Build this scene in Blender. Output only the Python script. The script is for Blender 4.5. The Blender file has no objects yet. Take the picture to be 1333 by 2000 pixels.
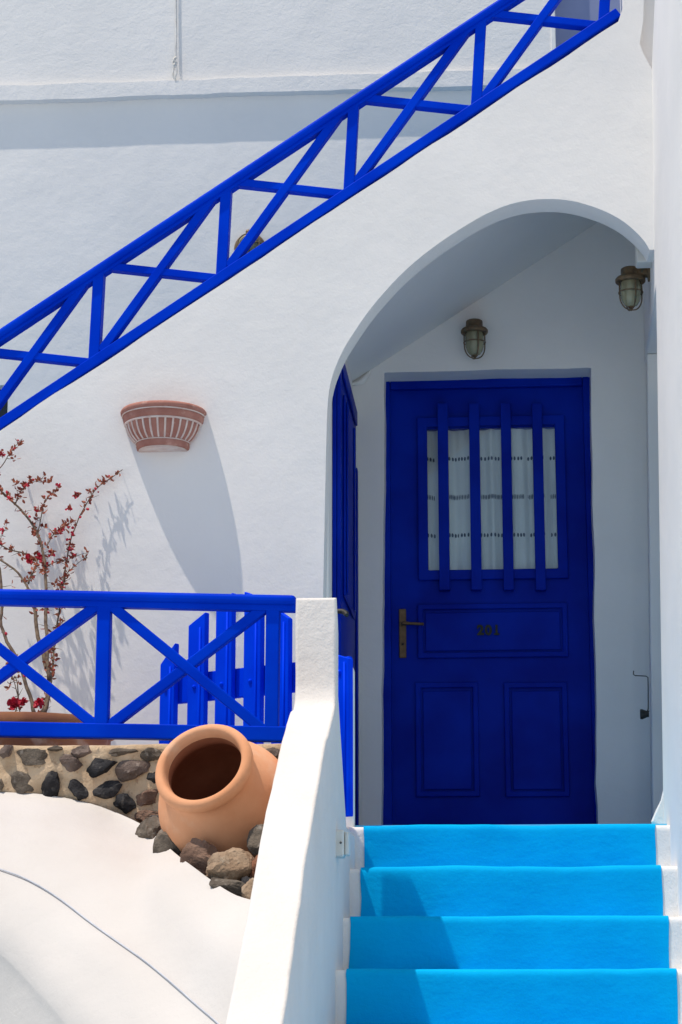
import bpy, bmesh, math, random
from mathutils import Vector, Matrix, noise
from mathutils.geometry import tessellate_polygon
random.seed(7)
R = math.radians
sc = bpy.context.scene

# ------------------------------------------------------------------ camera, sky, sun, exposure
PITCH, YAW, FOC = R(12.8), R(4.4), 3950.0            # eye at the origin, ground 1.6 m below
cam_d = bpy.data.cameras.new('camera'); cam = bpy.data.objects.new('camera', cam_d)
sc.collection.objects.link(cam); sc.camera = cam
cam_d.sensor_fit = 'VERTICAL'; cam_d.sensor_height = 36.0; cam_d.lens = 36.0 * FOC / 2000.0
cam_d.clip_start = 0.05; cam_d.clip_end = 3000
cam.rotation_euler = (R(90) + PITCH, 0, YAW)

SUN = Vector((1.6, 1.0, -4.95)).normalized()         # direction the sunlight travels
world = bpy.data.worlds.new('World'); sc.world = world; world.use_nodes = True
wn = world.node_tree; bg = wn.nodes['Background']
sky = wn.nodes.new('ShaderNodeTexSky'); sky.sky_type = 'NISHITA'; sky.sun_disc = False
sky.sun_elevation = math.asin(-SUN.z); sky.sun_rotation = math.atan2(-SUN.x, -SUN.y)
sky.air_density = 1.0; sky.dust_density = 0.1; sky.ozone_density = 0.4
wn.links.new(sky.outputs[0], bg.inputs[0]); bg.inputs[1].default_value = 0.15
sun_d = bpy.data.lights.new('sun', 'SUN'); sun = bpy.data.objects.new('sun', sun_d)
sc.collection.objects.link(sun); sun_d.energy = 5.0; sun_d.angle = R(0.53); sun_d.color = (1, .915, .81)
sun.rotation_euler = SUN.to_track_quat('-Z', 'Y').to_euler(); sun.location = (-6, -4, 18)
sc.view_settings.view_transform = 'Standard'; sc.view_settings.look = 'None'
sc.view_settings.gamma = 1.0; sc.view_settings.use_curve_mapping = False
sc.view_settings.exposure = -0.33
sc.cycles.max_bounces = 10; sc.cycles.diffuse_bounces = 6

# ------------------------------------------------------------------ helpers
def ray(x, y):
    a, b = (x - 666.5) / FOC, (1000 - y) / FOC
    cp, sp, cy, sy = math.cos(PITCH), math.sin(PITCH), math.cos(YAW), math.sin(YAW)
    return Vector((-sy*cp, cy*cp, sp)) + a*Vector((cy, sy, 0)) + b*Vector((sy*sp, -cy*sp, cp))
def P(x, y, Y): d = ray(x, y); return d * (Y / d.y)      # measured point at depth Y
def PX(x, y, X): d = ray(x, y); return d * (X / d.x)     # measured point on a side plane X

def fbm(p, f, o=3): return noise.fractal(Vector(p)*f, 1.0, 2.0, o, noise_basis='PERLIN_ORIGINAL')

def thing(name, label, cat, loc=(0, 0, 0), group=None):
    o = bpy.data.objects.new(name, None); sc.collection.objects.link(o)
    o.location = loc; o.empty_display_size = .05
    o['label'] = label; o['category'] = cat
    if group: o['group'] = group
    return o
def tag(o, label, cat, group=None):
    o['label'] = label; o['category'] = cat
    if group: o['group'] = group
    return o
def base_of(o):
    v = Vector(o.location)
    while o.parent: o = o.parent; v += o.location
    return v
def mesh(name, verts, faces, mat, parent=None, smooth=False, bevel=0, seg=2, label=None, loc=None, sharp=None):
    """one mesh object; verts in world coordinates"""
    off = base_of(parent) if parent else Vector(loc or (0, 0, 0))
    me = bpy.data.meshes.new(name)
    me.from_pydata([tuple(Vector(v) - off) for v in verts], [], faces)
    bm = bmesh.new(); bm.from_mesh(me); bmesh.ops.recalc_face_normals(bm, faces=bm.faces); bm.to_mesh(me); bm.free()
    me.materials.append(mat)
    if smooth or bevel: me.polygons.foreach_set('use_smooth', [True]*len(me.polygons))
    if sharp: me.set_sharp_from_angle(angle=R(sharp))
    o = bpy.data.objects.new(name, me); sc.collection.objects.link(o)
    if parent: o.parent = parent
    elif loc: o.location = loc
    if bevel:
        m = o.modifiers.new('bevel', 'BEVEL'); m.width = bevel; m.segments = seg; m.limit_method = 'ANGLE'
        m.angle_limit = R(35); m.harden_normals = True
    if label: o['label'] = label
    return o
BOXF = [(0,1,2,3),(7,6,5,4),(0,4,5,1),(1,5,6,2),(2,6,7,3),(3,7,4,0)]
def boxv(x0, x1, y0, y1, z0, z1):
    return [(x0,y0,z0),(x1,y0,z0),(x1,y1,z0),(x0,y1,z0),(x0,y0,z1),(x1,y0,z1),(x1,y1,z1),(x0,y1,z1)]
def box(name, x0, x1, y0, y1, z0, z1, mat, parent=None, bevel=.004, **k):
    return mesh(name, boxv(x0,x1,y0,y1,z0,z1), BOXF, mat, parent, bevel=bevel, **k)
def beamv(p0, p1, w, d):
    """bar with its front face centred on p0-p1, w wide in the facade plane, d deep behind it"""
    p0, p1 = Vector(p0), Vector(p1); u = (p1-p0).normalized(); b = Vector((0, 1, 0)); s = u.cross(b).normalized()*(w/2)
    b = b*d
    return [p0-s, p0+s, p1+s, p1-s, p0-s+b, p0+s+b, p1+s+b, p1-s+b]
def beam(name, p0, p1, w, d, mat, parent, bevel=.004, **k):
    return mesh(name, beamv(p0,p1,w,d), BOXF, mat, parent, bevel=bevel, **k)
def prism(name, loops, y0, y1, mat, parent=None, bevel=.012, seg=3, dirv=None, **k):
    """outline (first loop) with holes in the XZ plane, from depth y0 to y1"""
    idx = []; pts = []
    for lp in loops: idx.append((len(pts), len(lp))); pts += [(a, b) for a, b in lp]
    tris = tessellate_polygon([[Vector((a, b, 0)) for a, b in lp] for lp in loops])
    n = len(pts); v = [(a, y0, b) for a, b in pts] + [(a, y1, b) for a, b in pts]
    f = [tuple(t) for t in tris] + [tuple(i+n for i in reversed(t)) for t in tris]
    for s, c in idx:
        for i in range(c):
            a, b = s+i, s+(i+1) % c; f.append((a, b, b+n, a+n))
    return mesh(name, v, f, mat, parent, bevel=bevel, seg=seg, **k)
def tubemesh(pts, r, n=8, closed=False):
    pts = [Vector(p) for p in pts]; rs = r if isinstance(r, (list, tuple)) else [r]*len(pts)
    V, Fc = [], []; m = len(pts); prev = None
    for i, p in enumerate(pts):
        t = (pts[(i+1) % m] - pts[i-1]) if closed else (pts[min(i+1, m-1)] - pts[max(i-1, 0)])
        t.normalize()
        a = prev if prev else (Vector((0, 0, 1)) if abs(t.z) < .9 else Vector((1, 0, 0)))
        s = (a - t*a.dot(t)).normalized(); prev = s; q = t.cross(s)
        for k in range(n):
            g = 2*math.pi*k/n; V.append(p + (s*math.cos(g) + q*math.sin(g))*rs[i])
    for i in range(m if closed else m-1):
        for k in range(n):
            j = (i+1) % m; Fc.append((i*n+k, i*n+(k+1) % n, j*n+(k+1) % n, j*n+k))
    if not closed: Fc += [tuple(range(n-1, -1, -1)), tuple(range((m-1)*n, m*n))]
    return V, Fc
def tube(name, pts, r, mat, parent=None, n=8, closed=False, **k):
    V, Fc = tubemesh(pts, r, n, closed); return mesh(name, V, Fc, mat, parent, smooth=True, sharp=60, **k)
def lathev(prof, n=32, M=Matrix(), a0=0, a1=2*math.pi):
    full = abs(a1-a0-2*math.pi) < 1e-6; V, Fc = [], []; m = n if full else n+1
    for r, z in prof:
        for k in range(m):
            g = a0+(a1-a0)*k/n; V.append(M @ Vector((r*math.cos(g), r*math.sin(g), z)))
    for i in range(len(prof)-1):
        for k in range(n):
            j = (k+1) % m; Fc.append((i*m+k, i*m+j, (i+1)*m+j, (i+1)*m+k))
    return V, Fc
def lathe(name, prof, mat, parent=None, n=32, M=Matrix(), a0=0, a1=2*math.pi, **k):
    V, Fc = lathev(prof, n, M, a0, a1); return mesh(name, V, Fc, mat, parent, smooth=True, **k)
def spline(pts, n):
    """Catmull-Rom resample by count"""
    pts = [Vector(p) for p in pts]; out = []; m = len(pts)-1
    for i in range(n):
        t = i/(n-1)*m; k = min(int(t), m-1); u = t-k
        p0, p1, p2, p3 = pts[max(k-1, 0)], pts[k], pts[k+1], pts[min(k+2, m)]
        out.append(.5*((2*p1)+(p2-p0)*u+(2*p0-5*p1+4*p2-p3)*u*u+(3*p1-p0-3*p2+p3)*u**3))
    return out
def grid(rows):
    n = len(rows[0]); V = [p for r in rows for p in r]
    return V, [(i*n+j, i*n+j+1, (i+1)*n+j+1, (i+1)*n+j) for i in range(len(rows)-1) for j in range(n-1)]

# ------------------------------------------------------------------ materials
def material(name, c1, c2=None, rough=.6, scale=4, bump=(), metallic=0, spec=.5, detail=4, lo=.35, hi=.65, extra=None):
    """two-tone noise colour + a stack of noise bumps (scale, height in metres)"""
    m = bpy.data.materials.new(name); m.use_nodes = True; nt = m.node_tree; N, L = nt.nodes, nt.links
    b = N['Principled BSDF']; b.inputs['Roughness'].default_value = rough; b.inputs['Metallic'].default_value = metallic
    b.inputs['Specular IOR Level'].default_value = spec
    geo = N.new('ShaderNodeNewGeometry')
    if c2:
        t = N.new('ShaderNodeTexNoise'); t.inputs['Scale'].default_value = scale; t.inputs['Detail'].default_value = detail
        L.new(geo.outputs['Position'], t.inputs['Vector'])
        r = N.new('ShaderNodeValToRGB'); r.color_ramp.elements[0].position = lo; r.color_ramp.elements[1].position = hi
        r.color_ramp.elements[0].color = (*c1, 1); r.color_ramp.elements[1].color = (*c2, 1)
        L.new(t.outputs['Fac'], r.inputs['Fac']); col = r.outputs['Color']
        if extra:                                            # spots of a third colour
            s3, c3, l3, h3 = extra
            t3 = N.new('ShaderNodeTexNoise'); t3.inputs['Scale'].default_value = s3; t3.inputs['Detail'].default_value = 6
            L.new(geo.outputs['Position'], t3.inputs['Vector'])
            mr = N.new('ShaderNodeMapRange'); mr.inputs['From Min'].default_value = l3; mr.inputs['From Max'].default_value = h3
            L.new(t3.outputs['Fac'], mr.inputs['Value'])
            mx = N.new('ShaderNodeMix'); mx.data_type = 'RGBA'; mx.inputs['B'].default_value = (*c3, 1)
            L.new(mr.outputs['Result'], mx.inputs['Factor']); L.new(col, mx.inputs['A']); col = mx.outputs['Result']
        L.new(col, b.inputs['Base Color'])
    else: b.inputs['Base Color'].default_value = (*c1, 1)
    prev = None
    for item in bump:
        s, h = item[:2]; mp = N.new('ShaderNodeMapping'); mp.inputs['Scale'].default_value = item[2] if len(item) > 2 else (1, 1, 1)
        L.new(geo.outputs['Position'], mp.inputs['Vector'])
        t = N.new('ShaderNodeTexNoise'); t.inputs['Scale'].default_value = s; t.inputs['Detail'].default_value = 3
        L.new(mp.outputs[0], t.inputs['Vector'])
        bp = N.new('ShaderNodeBump'); bp.inputs['Distance'].default_value = h; bp.inputs['Strength'].default_value = 1
        L.new(t.outputs['Fac'], bp.inputs['Height'])
        if prev: L.new(prev, bp.inputs['Normal'])
        prev = bp.outputs['Normal']
    if prev: L.new(prev, b.inputs['Normal'])
    return m
WH = (.83, .80, .765); WH2 = (.785, .76, .73)
M_wall = material('lime_plaster', WH2, WH, .9, 2.2, [(5, .0045), (26, .0011), (110, .0006)], spec=.12)
M_rough = material('lime_plaster_coarse', WH2, WH, .9, 3, [(4, .008), (38, .0022), (140, .0012)], spec=.2)
M_scratch = material('scratched_plaster', WH2, WH, .9, 2.5, [(5, .005), (30, .0017, (.75, 1, 1.2)), (75, .0012), (160, .0008)], spec=.12)
M_scratch2 = material('hand_laid_plaster', WH2, WH, .9, 2.5, [(4, .006), (22, .0016, (.9, 1, 1.1)), (90, .0007)], spec=.12)
M_smooth = material('lime_plaster_trowelled', WH2, WH, .85, 1.5, [(3, .006), (16, .001), (70, .0003)], spec=.25)
CR = (.655, .615, .575); CR2 = (.605, .565, .525)
M_cream = material('cream_limewash', CR2, CR, .9, 2.0, [(3, .010), (14, .0022), (60, .0008), (150, .0005)], spec=.12, detail=6)
M_coarse = material('cream_limewash_coarse', tuple(x*1.16 for x in CR2), tuple(x*1.16 for x in CR), .9, 3, [(4, .008), (40, .0026), (140, .0013)], spec=.12)
M_streak = material('lime_plaster_brushed', WH2, WH, .9, 2, [(4, .006), (30, .0010, (1, 1, .12)), (90, .0005)], spec=.2)
M_blue = material('blue_gloss_paint', (0, .030, .51), (0, .044, .61), .40, 5, [(14, .0010), (90, .0002)], spec=.02)
M_gate = material('blue_gate_paint', (0, .040, .72), (0, .054, .82), .4, 6, [(18, .0008), (60, .0004, (1, 1, .1))], spec=.02)
M_door = material('blue_door_paint', (0, .012, .27), (0, .022, .37), .42, 4, [(9, .0008), (60, .0005, (1, 1, .08))], spec=.06)
M_step = material('sky_blue_step_paint', (.0, .37, .72), (.0, .41, .78), .8, 5, [(5, .006), (22, .0016, (.5, 1, 1.4)), (70, .0008), (150, .0005)], spec=.05, detail=7)
M_land = material('blue_bounce_landing', (.12, .50, .76), (.18, .56, .80), .8, 4, [(12, .003)], spec=.1)
M_ustep = material('low_bounce_blue_step', (.0, .13, .30), (.02, .17, .35), .85, 5, [(20, .002)], spec=.05)  # unseen treads, darkened to cut the light bounced onto the upper wall
M_terra = material('terracotta', (.66, .295, .145), (.78, .395, .22), .85, 5, [(14, .0015), (60, .0008), (200, .0003)], spec=.12, detail=7, extra=(7, (.76, .50, .34), .54, .72))
M_jar_in = material('shade_dark_clay', (.24, .085, .045), (.32, .12, .065), .9, 8, [(30, .002, (1, 1, 3))], spec=.1)  # darker clay colour paints in the shade inside the jar
M_terra_d = material('weathered_terracotta', (.34, .14, .075), (.50, .22, .10), .85, 7, [(40, .001)], spec=.2, extra=(14, (.62, .42, .28), .58, .7))
M_clay = material('red_clay', (.34, .145, .11), (.42, .20, .155), .85, 18, [(60, .0008)], spec=.15, extra=(25, (.55, .33, .27), .58, .75))
M_lime = material('worn_lime_wash', (.62, .46, .40), (.70, .60, .54), .9, 30, [(80, .0006)], spec=.15)
M_mortar = material('sandy_mortar', (.48, .34, .215), (.64, .48, .32), .95, 14, [(24, .008), (120, .003)], spec=.1, extra=(60, (.30, .19, .12), .58, .75))
def rockmat(n, a, b, c=(.3, .26, .22)):
    return material(n, a, b, .9, 14, [(22, .010), (60, .006), (150, .003)], spec=.15, detail=7, extra=(46, c, .58, .74))
M_rk = [rockmat('black_lava', (.014, .014, .016), (.045, .043, .045), (.12, .11, .10)), rockmat('grey_lava', (.085, .068, .053), (.17, .14, .11)),
        rockmat('brown_lava', (.09, .065, .055), (.20, .15, .125), (.30, .24, .2)), rockmat('tan_rock', (.25, .165, .105), (.38, .27, .18), (.46, .36, .26)),
        rockmat('red_rock', (.22, .09, .05), (.33, .15, .085)), rockmat('russet_rock', (.15, .09, .065), (.25, .155, .11), (.34, .25, .18))]
M_soil = material('dark_soil', (.045, .03, .022), (.10, .065, .045), .95, 30, [(40, .01)], spec=.1)
M_ground = material('blue_bounce_ground', (.50, .57, .61), (.57, .63, .67), .9, 2, [(30, .003)], spec=.2)  # unseen ground, tinted blue to cool the light it bounces
M_bronze = material('dull_bronze', (.12, .078, .042), (.21, .135, .07), .55, 40, [(60, .0006)], metallic=.35, extra=(50, (.10, .12, .085), .6, .7))
M_iron = material('dark_iron', (.02, .022, .022), (.05, .045, .04), .6, 60, [(90, .0005)], metallic=.5)
M_brass = material('aged_brass', (.12, .07, .035), (.18, .11, .055), .5, 40, metallic=.5)
M_number = material('tarnished_number', (.035, .038, .030), (.05, .05, .038), .6, 60, spec=.1)
M_plastic = material('yellowed_white_plastic', (.62, .60, .54), (.70, .69, .64), .5, 12)
M_cord = material('pale_cord', (.62, .58, .52), (.72, .70, .66), .9, 80)
M_stripe = material('grey_stripe', (.50, .51, .55), (.56, .57, .61), .7, 30)
M_curtain = material('white_curtain', (.72, .74, .74), (.80, .82, .80), .95, 5, [(200, .0003)], spec=.1)
M_emb = material('navy_thread', (.02, .03, .07), None, .9)
M_bark = material('thorny_bark', (.09, .062, .048), (.20, .145, .10), .9, 40, [(90, .002)], spec=.1)
M_twig = material('brown_twig', (.10, .065, .05), (.18, .12, .085), .9, 40, spec=.1)
M_leaf = material('bronze_red_leaf', (.24, .045, .03), (.40, .13, .065), .6, 25, spec=.3)
M_petal = material('crimson_petal', (.42, .012, .03), (.60, .03, .06), .6, 30, spec=.3)
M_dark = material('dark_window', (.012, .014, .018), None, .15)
M_shut = material('grey_blue_shutter', (.20, .235, .40), (.23, .265, .43), .6, 5)
M_floor = material('terrace_floor', (.60, .58, .55), (.68, .66, .62), .9, 3, [(20, .003)], spec=.2)

def glassmat(name, tint, fac, rough):
    m = bpy.data.materials.new(name); m.use_nodes = True; nt = m.node_tree; N, L = nt.nodes, nt.links
    out = N['Material Output']; N.remove(N['Principled BSDF'])
    t = N.new('ShaderNodeBsdfTransparent'); t.inputs[0].default_value = (*tint, 1)
    g = N.new('ShaderNodeBsdfGlossy'); g.inputs[0].default_value = (1, 1, 1, 1); g.inputs['Roughness'].default_value = rough
    lw = N.new('ShaderNodeFresnel'); lw.inputs[0].default_value = 1.5
    mx = N.new('ShaderNodeMixShader'); L.new(lw.outputs[0], mx.inputs[0]); L.new(t.outputs[0], mx.inputs[1]); L.new(g.outputs[0], mx.inputs[2])
    L.new(mx.outputs[0], out.inputs[0]); return m
M_pane = glassmat('window_glass', (.93, .96, .97), .1, .02)
def lampglass():
    m = bpy.data.materials.new('dusty_lamp_glass'); m.use_nodes = True; nt = m.node_tree; N, L = nt.nodes, nt.links
    b = N['Principled BSDF']; b.inputs['Base Color'].default_value = (.52, .48, .30, 1); b.inputs['Roughness'].default_value = .22
    t = N.new('ShaderNodeBsdfTransparent'); t.inputs[0].default_value = (.72, .76, .70, 1)
    mx = N.new('ShaderNodeMixShader'); mx.inputs[0].default_value = .42
    L.new(t.outputs[0], mx.inputs[1]); L.new(b.outputs[0], mx.inputs[2]); L.new(mx.outputs[0], N['Material Output'].inputs[0]); return m
M_lglass = lampglass()

# ------------------------------------------------------------------ the setting
GZ = -1.6
def structure(o): o['kind'] = 'structure'; return o
structure(mesh('ground', [(-400, -400, GZ), (400, -400, GZ), (400, 400, GZ), (-400, 400, GZ)], [(0, 1, 2, 3)], M_ground))
structure(box('terrace_floor', -3.6, -.50, 6.44, 7.46, GZ+.004, .47, M_floor, bevel=.01))

# ------------------------------------------------------------------ the house
YF, YD, YT = 7.45, 8.90, 8.882           # front wall, rear wall, projecting upper wall
house = thing('house', 'whitewashed house with an arched porch under an outside stair', 'house', (0, 8.0, GZ))
def wob(p, amp, f=3.0, s=0.0): return (p[0] + amp*fbm((p[0]+s, p[1], 1.7), f), p[1] + amp*fbm((p[0], p[1]+s, 9.1), f))
def dense(pts, step, amp=0., f=3.0):
    out = []
    for i, (a, b) in enumerate(pts[:-1]):
        c, d = pts[i+1]; n = max(1, int(math.hypot(c-a, d-b)/step))
        for k in range(n): out.append((a+(c-a)*k/n, b+(d-b)*k/n))
    out.append(pts[-1])
    return [out[0]] + [wob(p, amp, f) for p in out[1:-1]] + [out[-1]]
arch_px = [(630, 1300), (632, 1150), (635, 1000), (638, 860), (641, 785), (647, 745), (658, 712), (674, 678), (696, 643), (722, 606), (752, 570), (787, 533),
           (826, 499), (868, 468), (908, 442), (946, 420), (985, 403), (1022, 393), (1060, 389), (1100, 390), (1140, 398), (1180, 412),
           (1214, 430), (1240, 451), (1258, 470), (1269, 488)]
arch = [(p.x, p.z) for p in (P(x, y, YF) for x, y in arch_px)]
archs = [(v.x, v.y) for v in spline([(a, b, 0) for a, b in arch], 90)]
rail_l, rail_r = P(0, 842, YF), P(1208, 42, YF)
sl = (rail_r.z-rail_l.z)/(rail_r.x-rail_l.x)
XL = -3.5
jx = arch[0][0]
stair_top = dense([(rail_r.x, rail_r.z), (XL, rail_l.z + sl*(XL-rail_l.x))], .08, .006, 4)
pil = P(1217, 20, YF)
notch = [(p.x, p.z) for p in (P(1296, -160, YF), P(1262, -160, YF), P(1257, 40, YF), P(1250, 85, YF), P(1257, 104, YF), P(1274, 136, YF))]
out = [(XL, GZ+.01), (jx, GZ+.01)] + [(jx, -.5)] + dense([(jx, -.4), (jx, arch[0][1]-.05)], .2, .003) + archs
out += [(.80, archs[-1][1]), (.80, notch[-1][1]), ] + list(reversed(notch)) [0:1]
out += list(reversed(notch))[1:5]
out += [(notch[1][0], 5.6), (pil.x, 5.6), (pil.x, pil.z+.01)] + stair_top
prism('front_wall', [out], YF, YF+.14, M_wall, house, bevel=.018, seg=4)
box('recess_back', notch[2][0]-.06, 1.04, YF+.07, YF+.135, notch[-1][1]-.05, 5.59, M_wall, house, bevel=0)
# rear wall, with the doorway and a window opening
DL, DR, DT = P(750, 1100, YD).x, P(1158, 1100, YD).x, P(950, 724, YD).z
FLZ = .489
wx1, wz1, = P(16, 780, YD).x, P(10, 752, YD).z
wx0, wz0 = wx1-.75, wz1-.95
dl_t, dl_b, dr_t, dr_b = P(751, 727, YD).x, P(744, 1612, YD).x, P(1155, 722, YD).x, P(1167, 1609, YD).x
door_loop = [(dl_b, FLZ-.3)] + dense([(dl_b, FLZ), (dl_t, DT)], .1, .006, 5) + dense([(dl_t+.01, DT+.002), (dr_t-.01, DT+.004)], .1, .004, 5) + dense([(dr_t, DT), (dr_b, FLZ)], .1, .006, 5) + [(dr_b, FLZ-.3)]
prism('rear_wall', [[(XL-.6, FLZ-.3)] + door_loop + [(2.2, FLZ-.3), (2.2, 4.13), (XL-.6, 4.13)], [(wx0, wz0), (wx0, wz1), (wx1, wz1), (wx1, wz0)]],
      YD, YD+.22, M_scratch2, house, bevel=.012)
# upper projecting wall with a shaded doorway, and its drip edge
ox0 = P(1085, 40, YT).x
lipz = P(500, 184, YT).z
lip_b = dense([(XL-.6, lipz), (2.2, lipz)], .05, .006, 5)
prism('upper_wall', [lip_b + [(2.2, 6.2), (XL-.6, 6.2)], [(ox0, 4.2), (ox0, 5.9), (ox0+.85, 5.9), (ox0+.85, 4.2)]], YT, YT+.25, M_scratch, house, bevel=.014)
lipt = dense([(2.2, lipz+.072), (XL-.6, lipz+.072)], .06, .006, 6)
prism('drip_edge', [[(a, b-.004) for a, b in lip_b] + lipt], YT-.029, YT+.05, M_rough, house, bevel=.008)
mesh_frame = box('upper_door_trim', ox0-.022, ox0-.001, YT-.008, YT+.03, 4.24, 5.9, M_wall, house, bevel=.003)
box('upper_door', ox0-.02, ox0+.87, YT+.10, YT+.14, 4.15, 5.95, M_shut, house, bevel=.004)
# window at the far left
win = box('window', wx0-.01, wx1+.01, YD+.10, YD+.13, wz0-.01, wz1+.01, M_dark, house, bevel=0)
for a, b, c, d in ((wx0, wx0+.05, wz0, wz1), (wx1-.012, wx1, wz0, wz1), (wx0+.05, wx1-.012, wz0, wz0+.05), (wx0+.05, wx1-.012, wz1-.02, wz1)):
    box('window_frame', a, b, YD+.07, YD+.098, c, d, M_door, win, bevel=.003)
# outside stair above the porch: sloping soffit below, steps on top
sa, sb = P(690, 745, YD), P(1190, 420, YD); ss = (sb.z-sa.z)/(sb.x-sa.x)
sof = lambda x: sa.z + ss*(x-sa.x)
X1 = .80
prof = [(x, sof(x)) for x in (XL, -2, -1, -.2, .3, X1)]
sl_top = lambda x: rail_l.z + sl*(x-rail_l.x)
n = 26; w = (X1-XL)/n
prism('stair_slab', [prof + [(X1, sof(X1)+.13), (XL, sof(XL)+.13)]], YF+.142, YD-.002, M_smooth, house, bevel=0)
for i in range(n):
    xr = X1 - i*w
    mesh('upper_step', boxv(xr-w+.001, xr, YF+.143, YD-.003, sof(xr)+.015, sl_top(xr)-.09), BOXF, M_ustep, house)
# porch side walls
JXB = P(690, 1600, YD).x
box('porch_side_wall', JXB-.30, JXB, YF+.142, YD-.003, GZ+.01, sof(JXB)+.02, M_smooth, house, bevel=.01)
v = tubemesh(spline([P(700, 742, YD-.02), P(712, 733, YD-.015), P(722, 722, YD-.012), P(728, 708, YD+.01)], 8), [.012, .016, .012, .006], 8) if False else None
tube('plaster_ridge', spline([P(688, 750, YD-.01), P(704, 747, YD-.01), P(714, 738, YD-.008), P(724, 724, YD+.004)], 10), [.004+.011*math.sin(math.pi*min(1, (i+.5)/10)) for i in range(10)], M_smooth, house, n=10)
# wall on the right: leaning face, with a doorway recess behind its sunny corner
wallx = lambda z: .574 + .0215*z
YE0 = 7.32; YR = 8.72; RZ = P(1281, 560, YE0).z; RZ2 = P(1262, 690, YR).z
def yzprism(name, lp, off, mat, xr_, bevel=.014):
    tr = tessellate_polygon([[Vector((a, b, 0)) for a, b in lp]]); n_ = len(lp)
    V = [(wallx(b)+off+.042*max(0, a-YE0), a, b) for a, b in lp] + [(xr_, a, b) for a, b in lp]
    Fc = [tuple(t) for t in tr] + [tuple(q+n_ for q in reversed(t)) for t in tr] + [(i, (i+1) % n_, (i+1) % n_+n_, i+n_) for i in range(n_)]
    return mesh(name, V, Fc, mat, house, bevel=bevel, seg=3)
yzprism('side_wall', dense([(2.0, GZ+.01), (YE0, GZ+.01)], .5) + dense([(YE0, GZ+.2), (YE0, RZ)], .12, .006, 4)[1:] + [(YR, RZ2), (YD-.004, RZ2), (YD-.004, 3.55), (7.46, 3.47)] +
        dense([(7.43, 3.49), (6.93, 3.84), (6.90, 3.95), (6.90, 6.3)], .3) + [(2.0, 6.3)], 0, M_streak, 1.06)
yzprism('recess_jamb', [(YR, GZ+.01), (YD-.004, GZ+.01), (YD-.004, RZ2-.001), (YR, RZ2-.001)], .006, M_smooth, 1.3, .008)
box('recess_wall', 1.0, 1.05, 7.95, YR-.002, GZ+.01, RZ-.01, M_smooth, house, bevel=.01)  # stops short: gap added to let sky light into the porch
foot = [P(1297, 1540, YE0-.02), P(1292, 1562, YE0-.02), P(1283, 1580, YE0-.02), P(1272, 1606, YE0-.02), P(1300, 1622, YE0-.02)]
prism('broken_plaster_foot', [[(p.x, p.z) for p in foot] + [(.62, .45), (.62, foot[0].z)]], YE0-.035, YE0+.012, M_rough, house, bevel=.006)

# ------------------------------------------------------------------ front door
YP = 9.05
def dq(x, y, Y=YP): p = P(x, y, Y); return p.x, p.z
door = box('door', dq(752, 1100)[0]+.028, dq(1160, 1100)[0]-.02, YP+.03, YP+.07, FLZ+.003, dq(950, 745)[1]-.025, M_door, house, bevel=.003)
def pxbox(name, x0, y0, x1, y1, Yf, d, mat, parent, bevel=.004, **k):
    """box whose front face spans the measured rectangle at depth Yf"""
    a, b = P((x0+x1)/2, y0, Yf).z, P((x0+x1)/2, y1, Yf).z
    xl, xr = P(x0, (y0+y1)/2, Yf).x, P(x1, (y0+y1)/2, Yf).x
    return box(name, xl, xr, Yf, Yf+d, b, a, mat, parent, bevel, **k)
fx0, fx1 = P(749, 1180, YP).x, P(1162, 1180, YP).x; ftz = dq(950, 743)[1]
for nm, a, b, c, d in (('door_frame', fx0-.02, fx0+.036, FLZ+.002, ftz+.01), ('door_frame', fx1-.028, fx1+.02, FLZ+.002, ftz+.01), ('door_frame', fx0+.037, fx1-.029, ftz-.034, ftz+.01)):
    box(nm, a, b, YP-.004, YP+.028, c, d, M_door, door, bevel=.006)
YL = YP+.03                                                       # leaf face
def ring(name, x0, y0, x1, y1, wpx, Yf, d, bev=.006):
    o0, o1 = P(x0, (y0+y1)/2, Yf).x, P(x1, (y0+y1)/2, Yf).x; a, b = P((x0+x1)/2, y1, Yf).z, P((x0+x1)/2, y0, Yf).z
    w = wpx/430
    prism(name, [[(o0, a), (o1, a), (o1, b), (o0, b)], [(o0+w, a+w), (o0+w, b-w), (o1-w, b-w), (o1-w, a+w)]], Yf, Yf+d, M_door, door, bevel=bev, seg=3)
YM = YL-.016
ring('glazing_moulding', 816, 812, 1107, 1131, 20, YM-.006, .017)
for x0, y0, x1, y1 in ((816, 1178, 1110, 1284), (812, 1332, 936, 1556), (986, 1332, 1111, 1556)):
    ring('panel_moulding', x0, y0, x1, y1, 11, YM, .015, .0055)
    pxbox('panel', x0+15, y0+17, x1-15, y1-14, YM+.006, .009, M_door, door, .006)
# glass and curtain: an opening is suggested by a set-in pane box in the leaf
gx0, gx1 = P(834, 975, YL).x, P(1091, 975, YL).x; gz1, gz0 = P(960, 836, YL).z, P(960, 1115, YL).z
door.modifiers.clear()
cut = [(gx0, gz0), (gx0, gz1), (gx1, gz1), (gx1, gz0)]
bx = [fx0+.010, fx1-.008]
dm = prism('tmp', [[(bx[0], FLZ+.003), (bx[1], FLZ+.003), (bx[1], ftz-.006), (bx[0], ftz-.006)], cut], YL, YL+.04, M_door, house, bevel=0)
door.data = dm.data; door.data.name = 'door'; bpy.data.objects.remove(dm)
box('pane', gx0-.003, gx1+.003, YL+.006, YL+.010, gz0-.003, gz1+.003, M_pane, door, bevel=0)
cw = lambda x, z: .010*math.sin(x*58+2*math.sin(z*2.2)) + .006*math.sin(x*131+1.3+z*1.7) + .003*fbm((x, 0, z), 5)
YC = YL+.032
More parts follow.
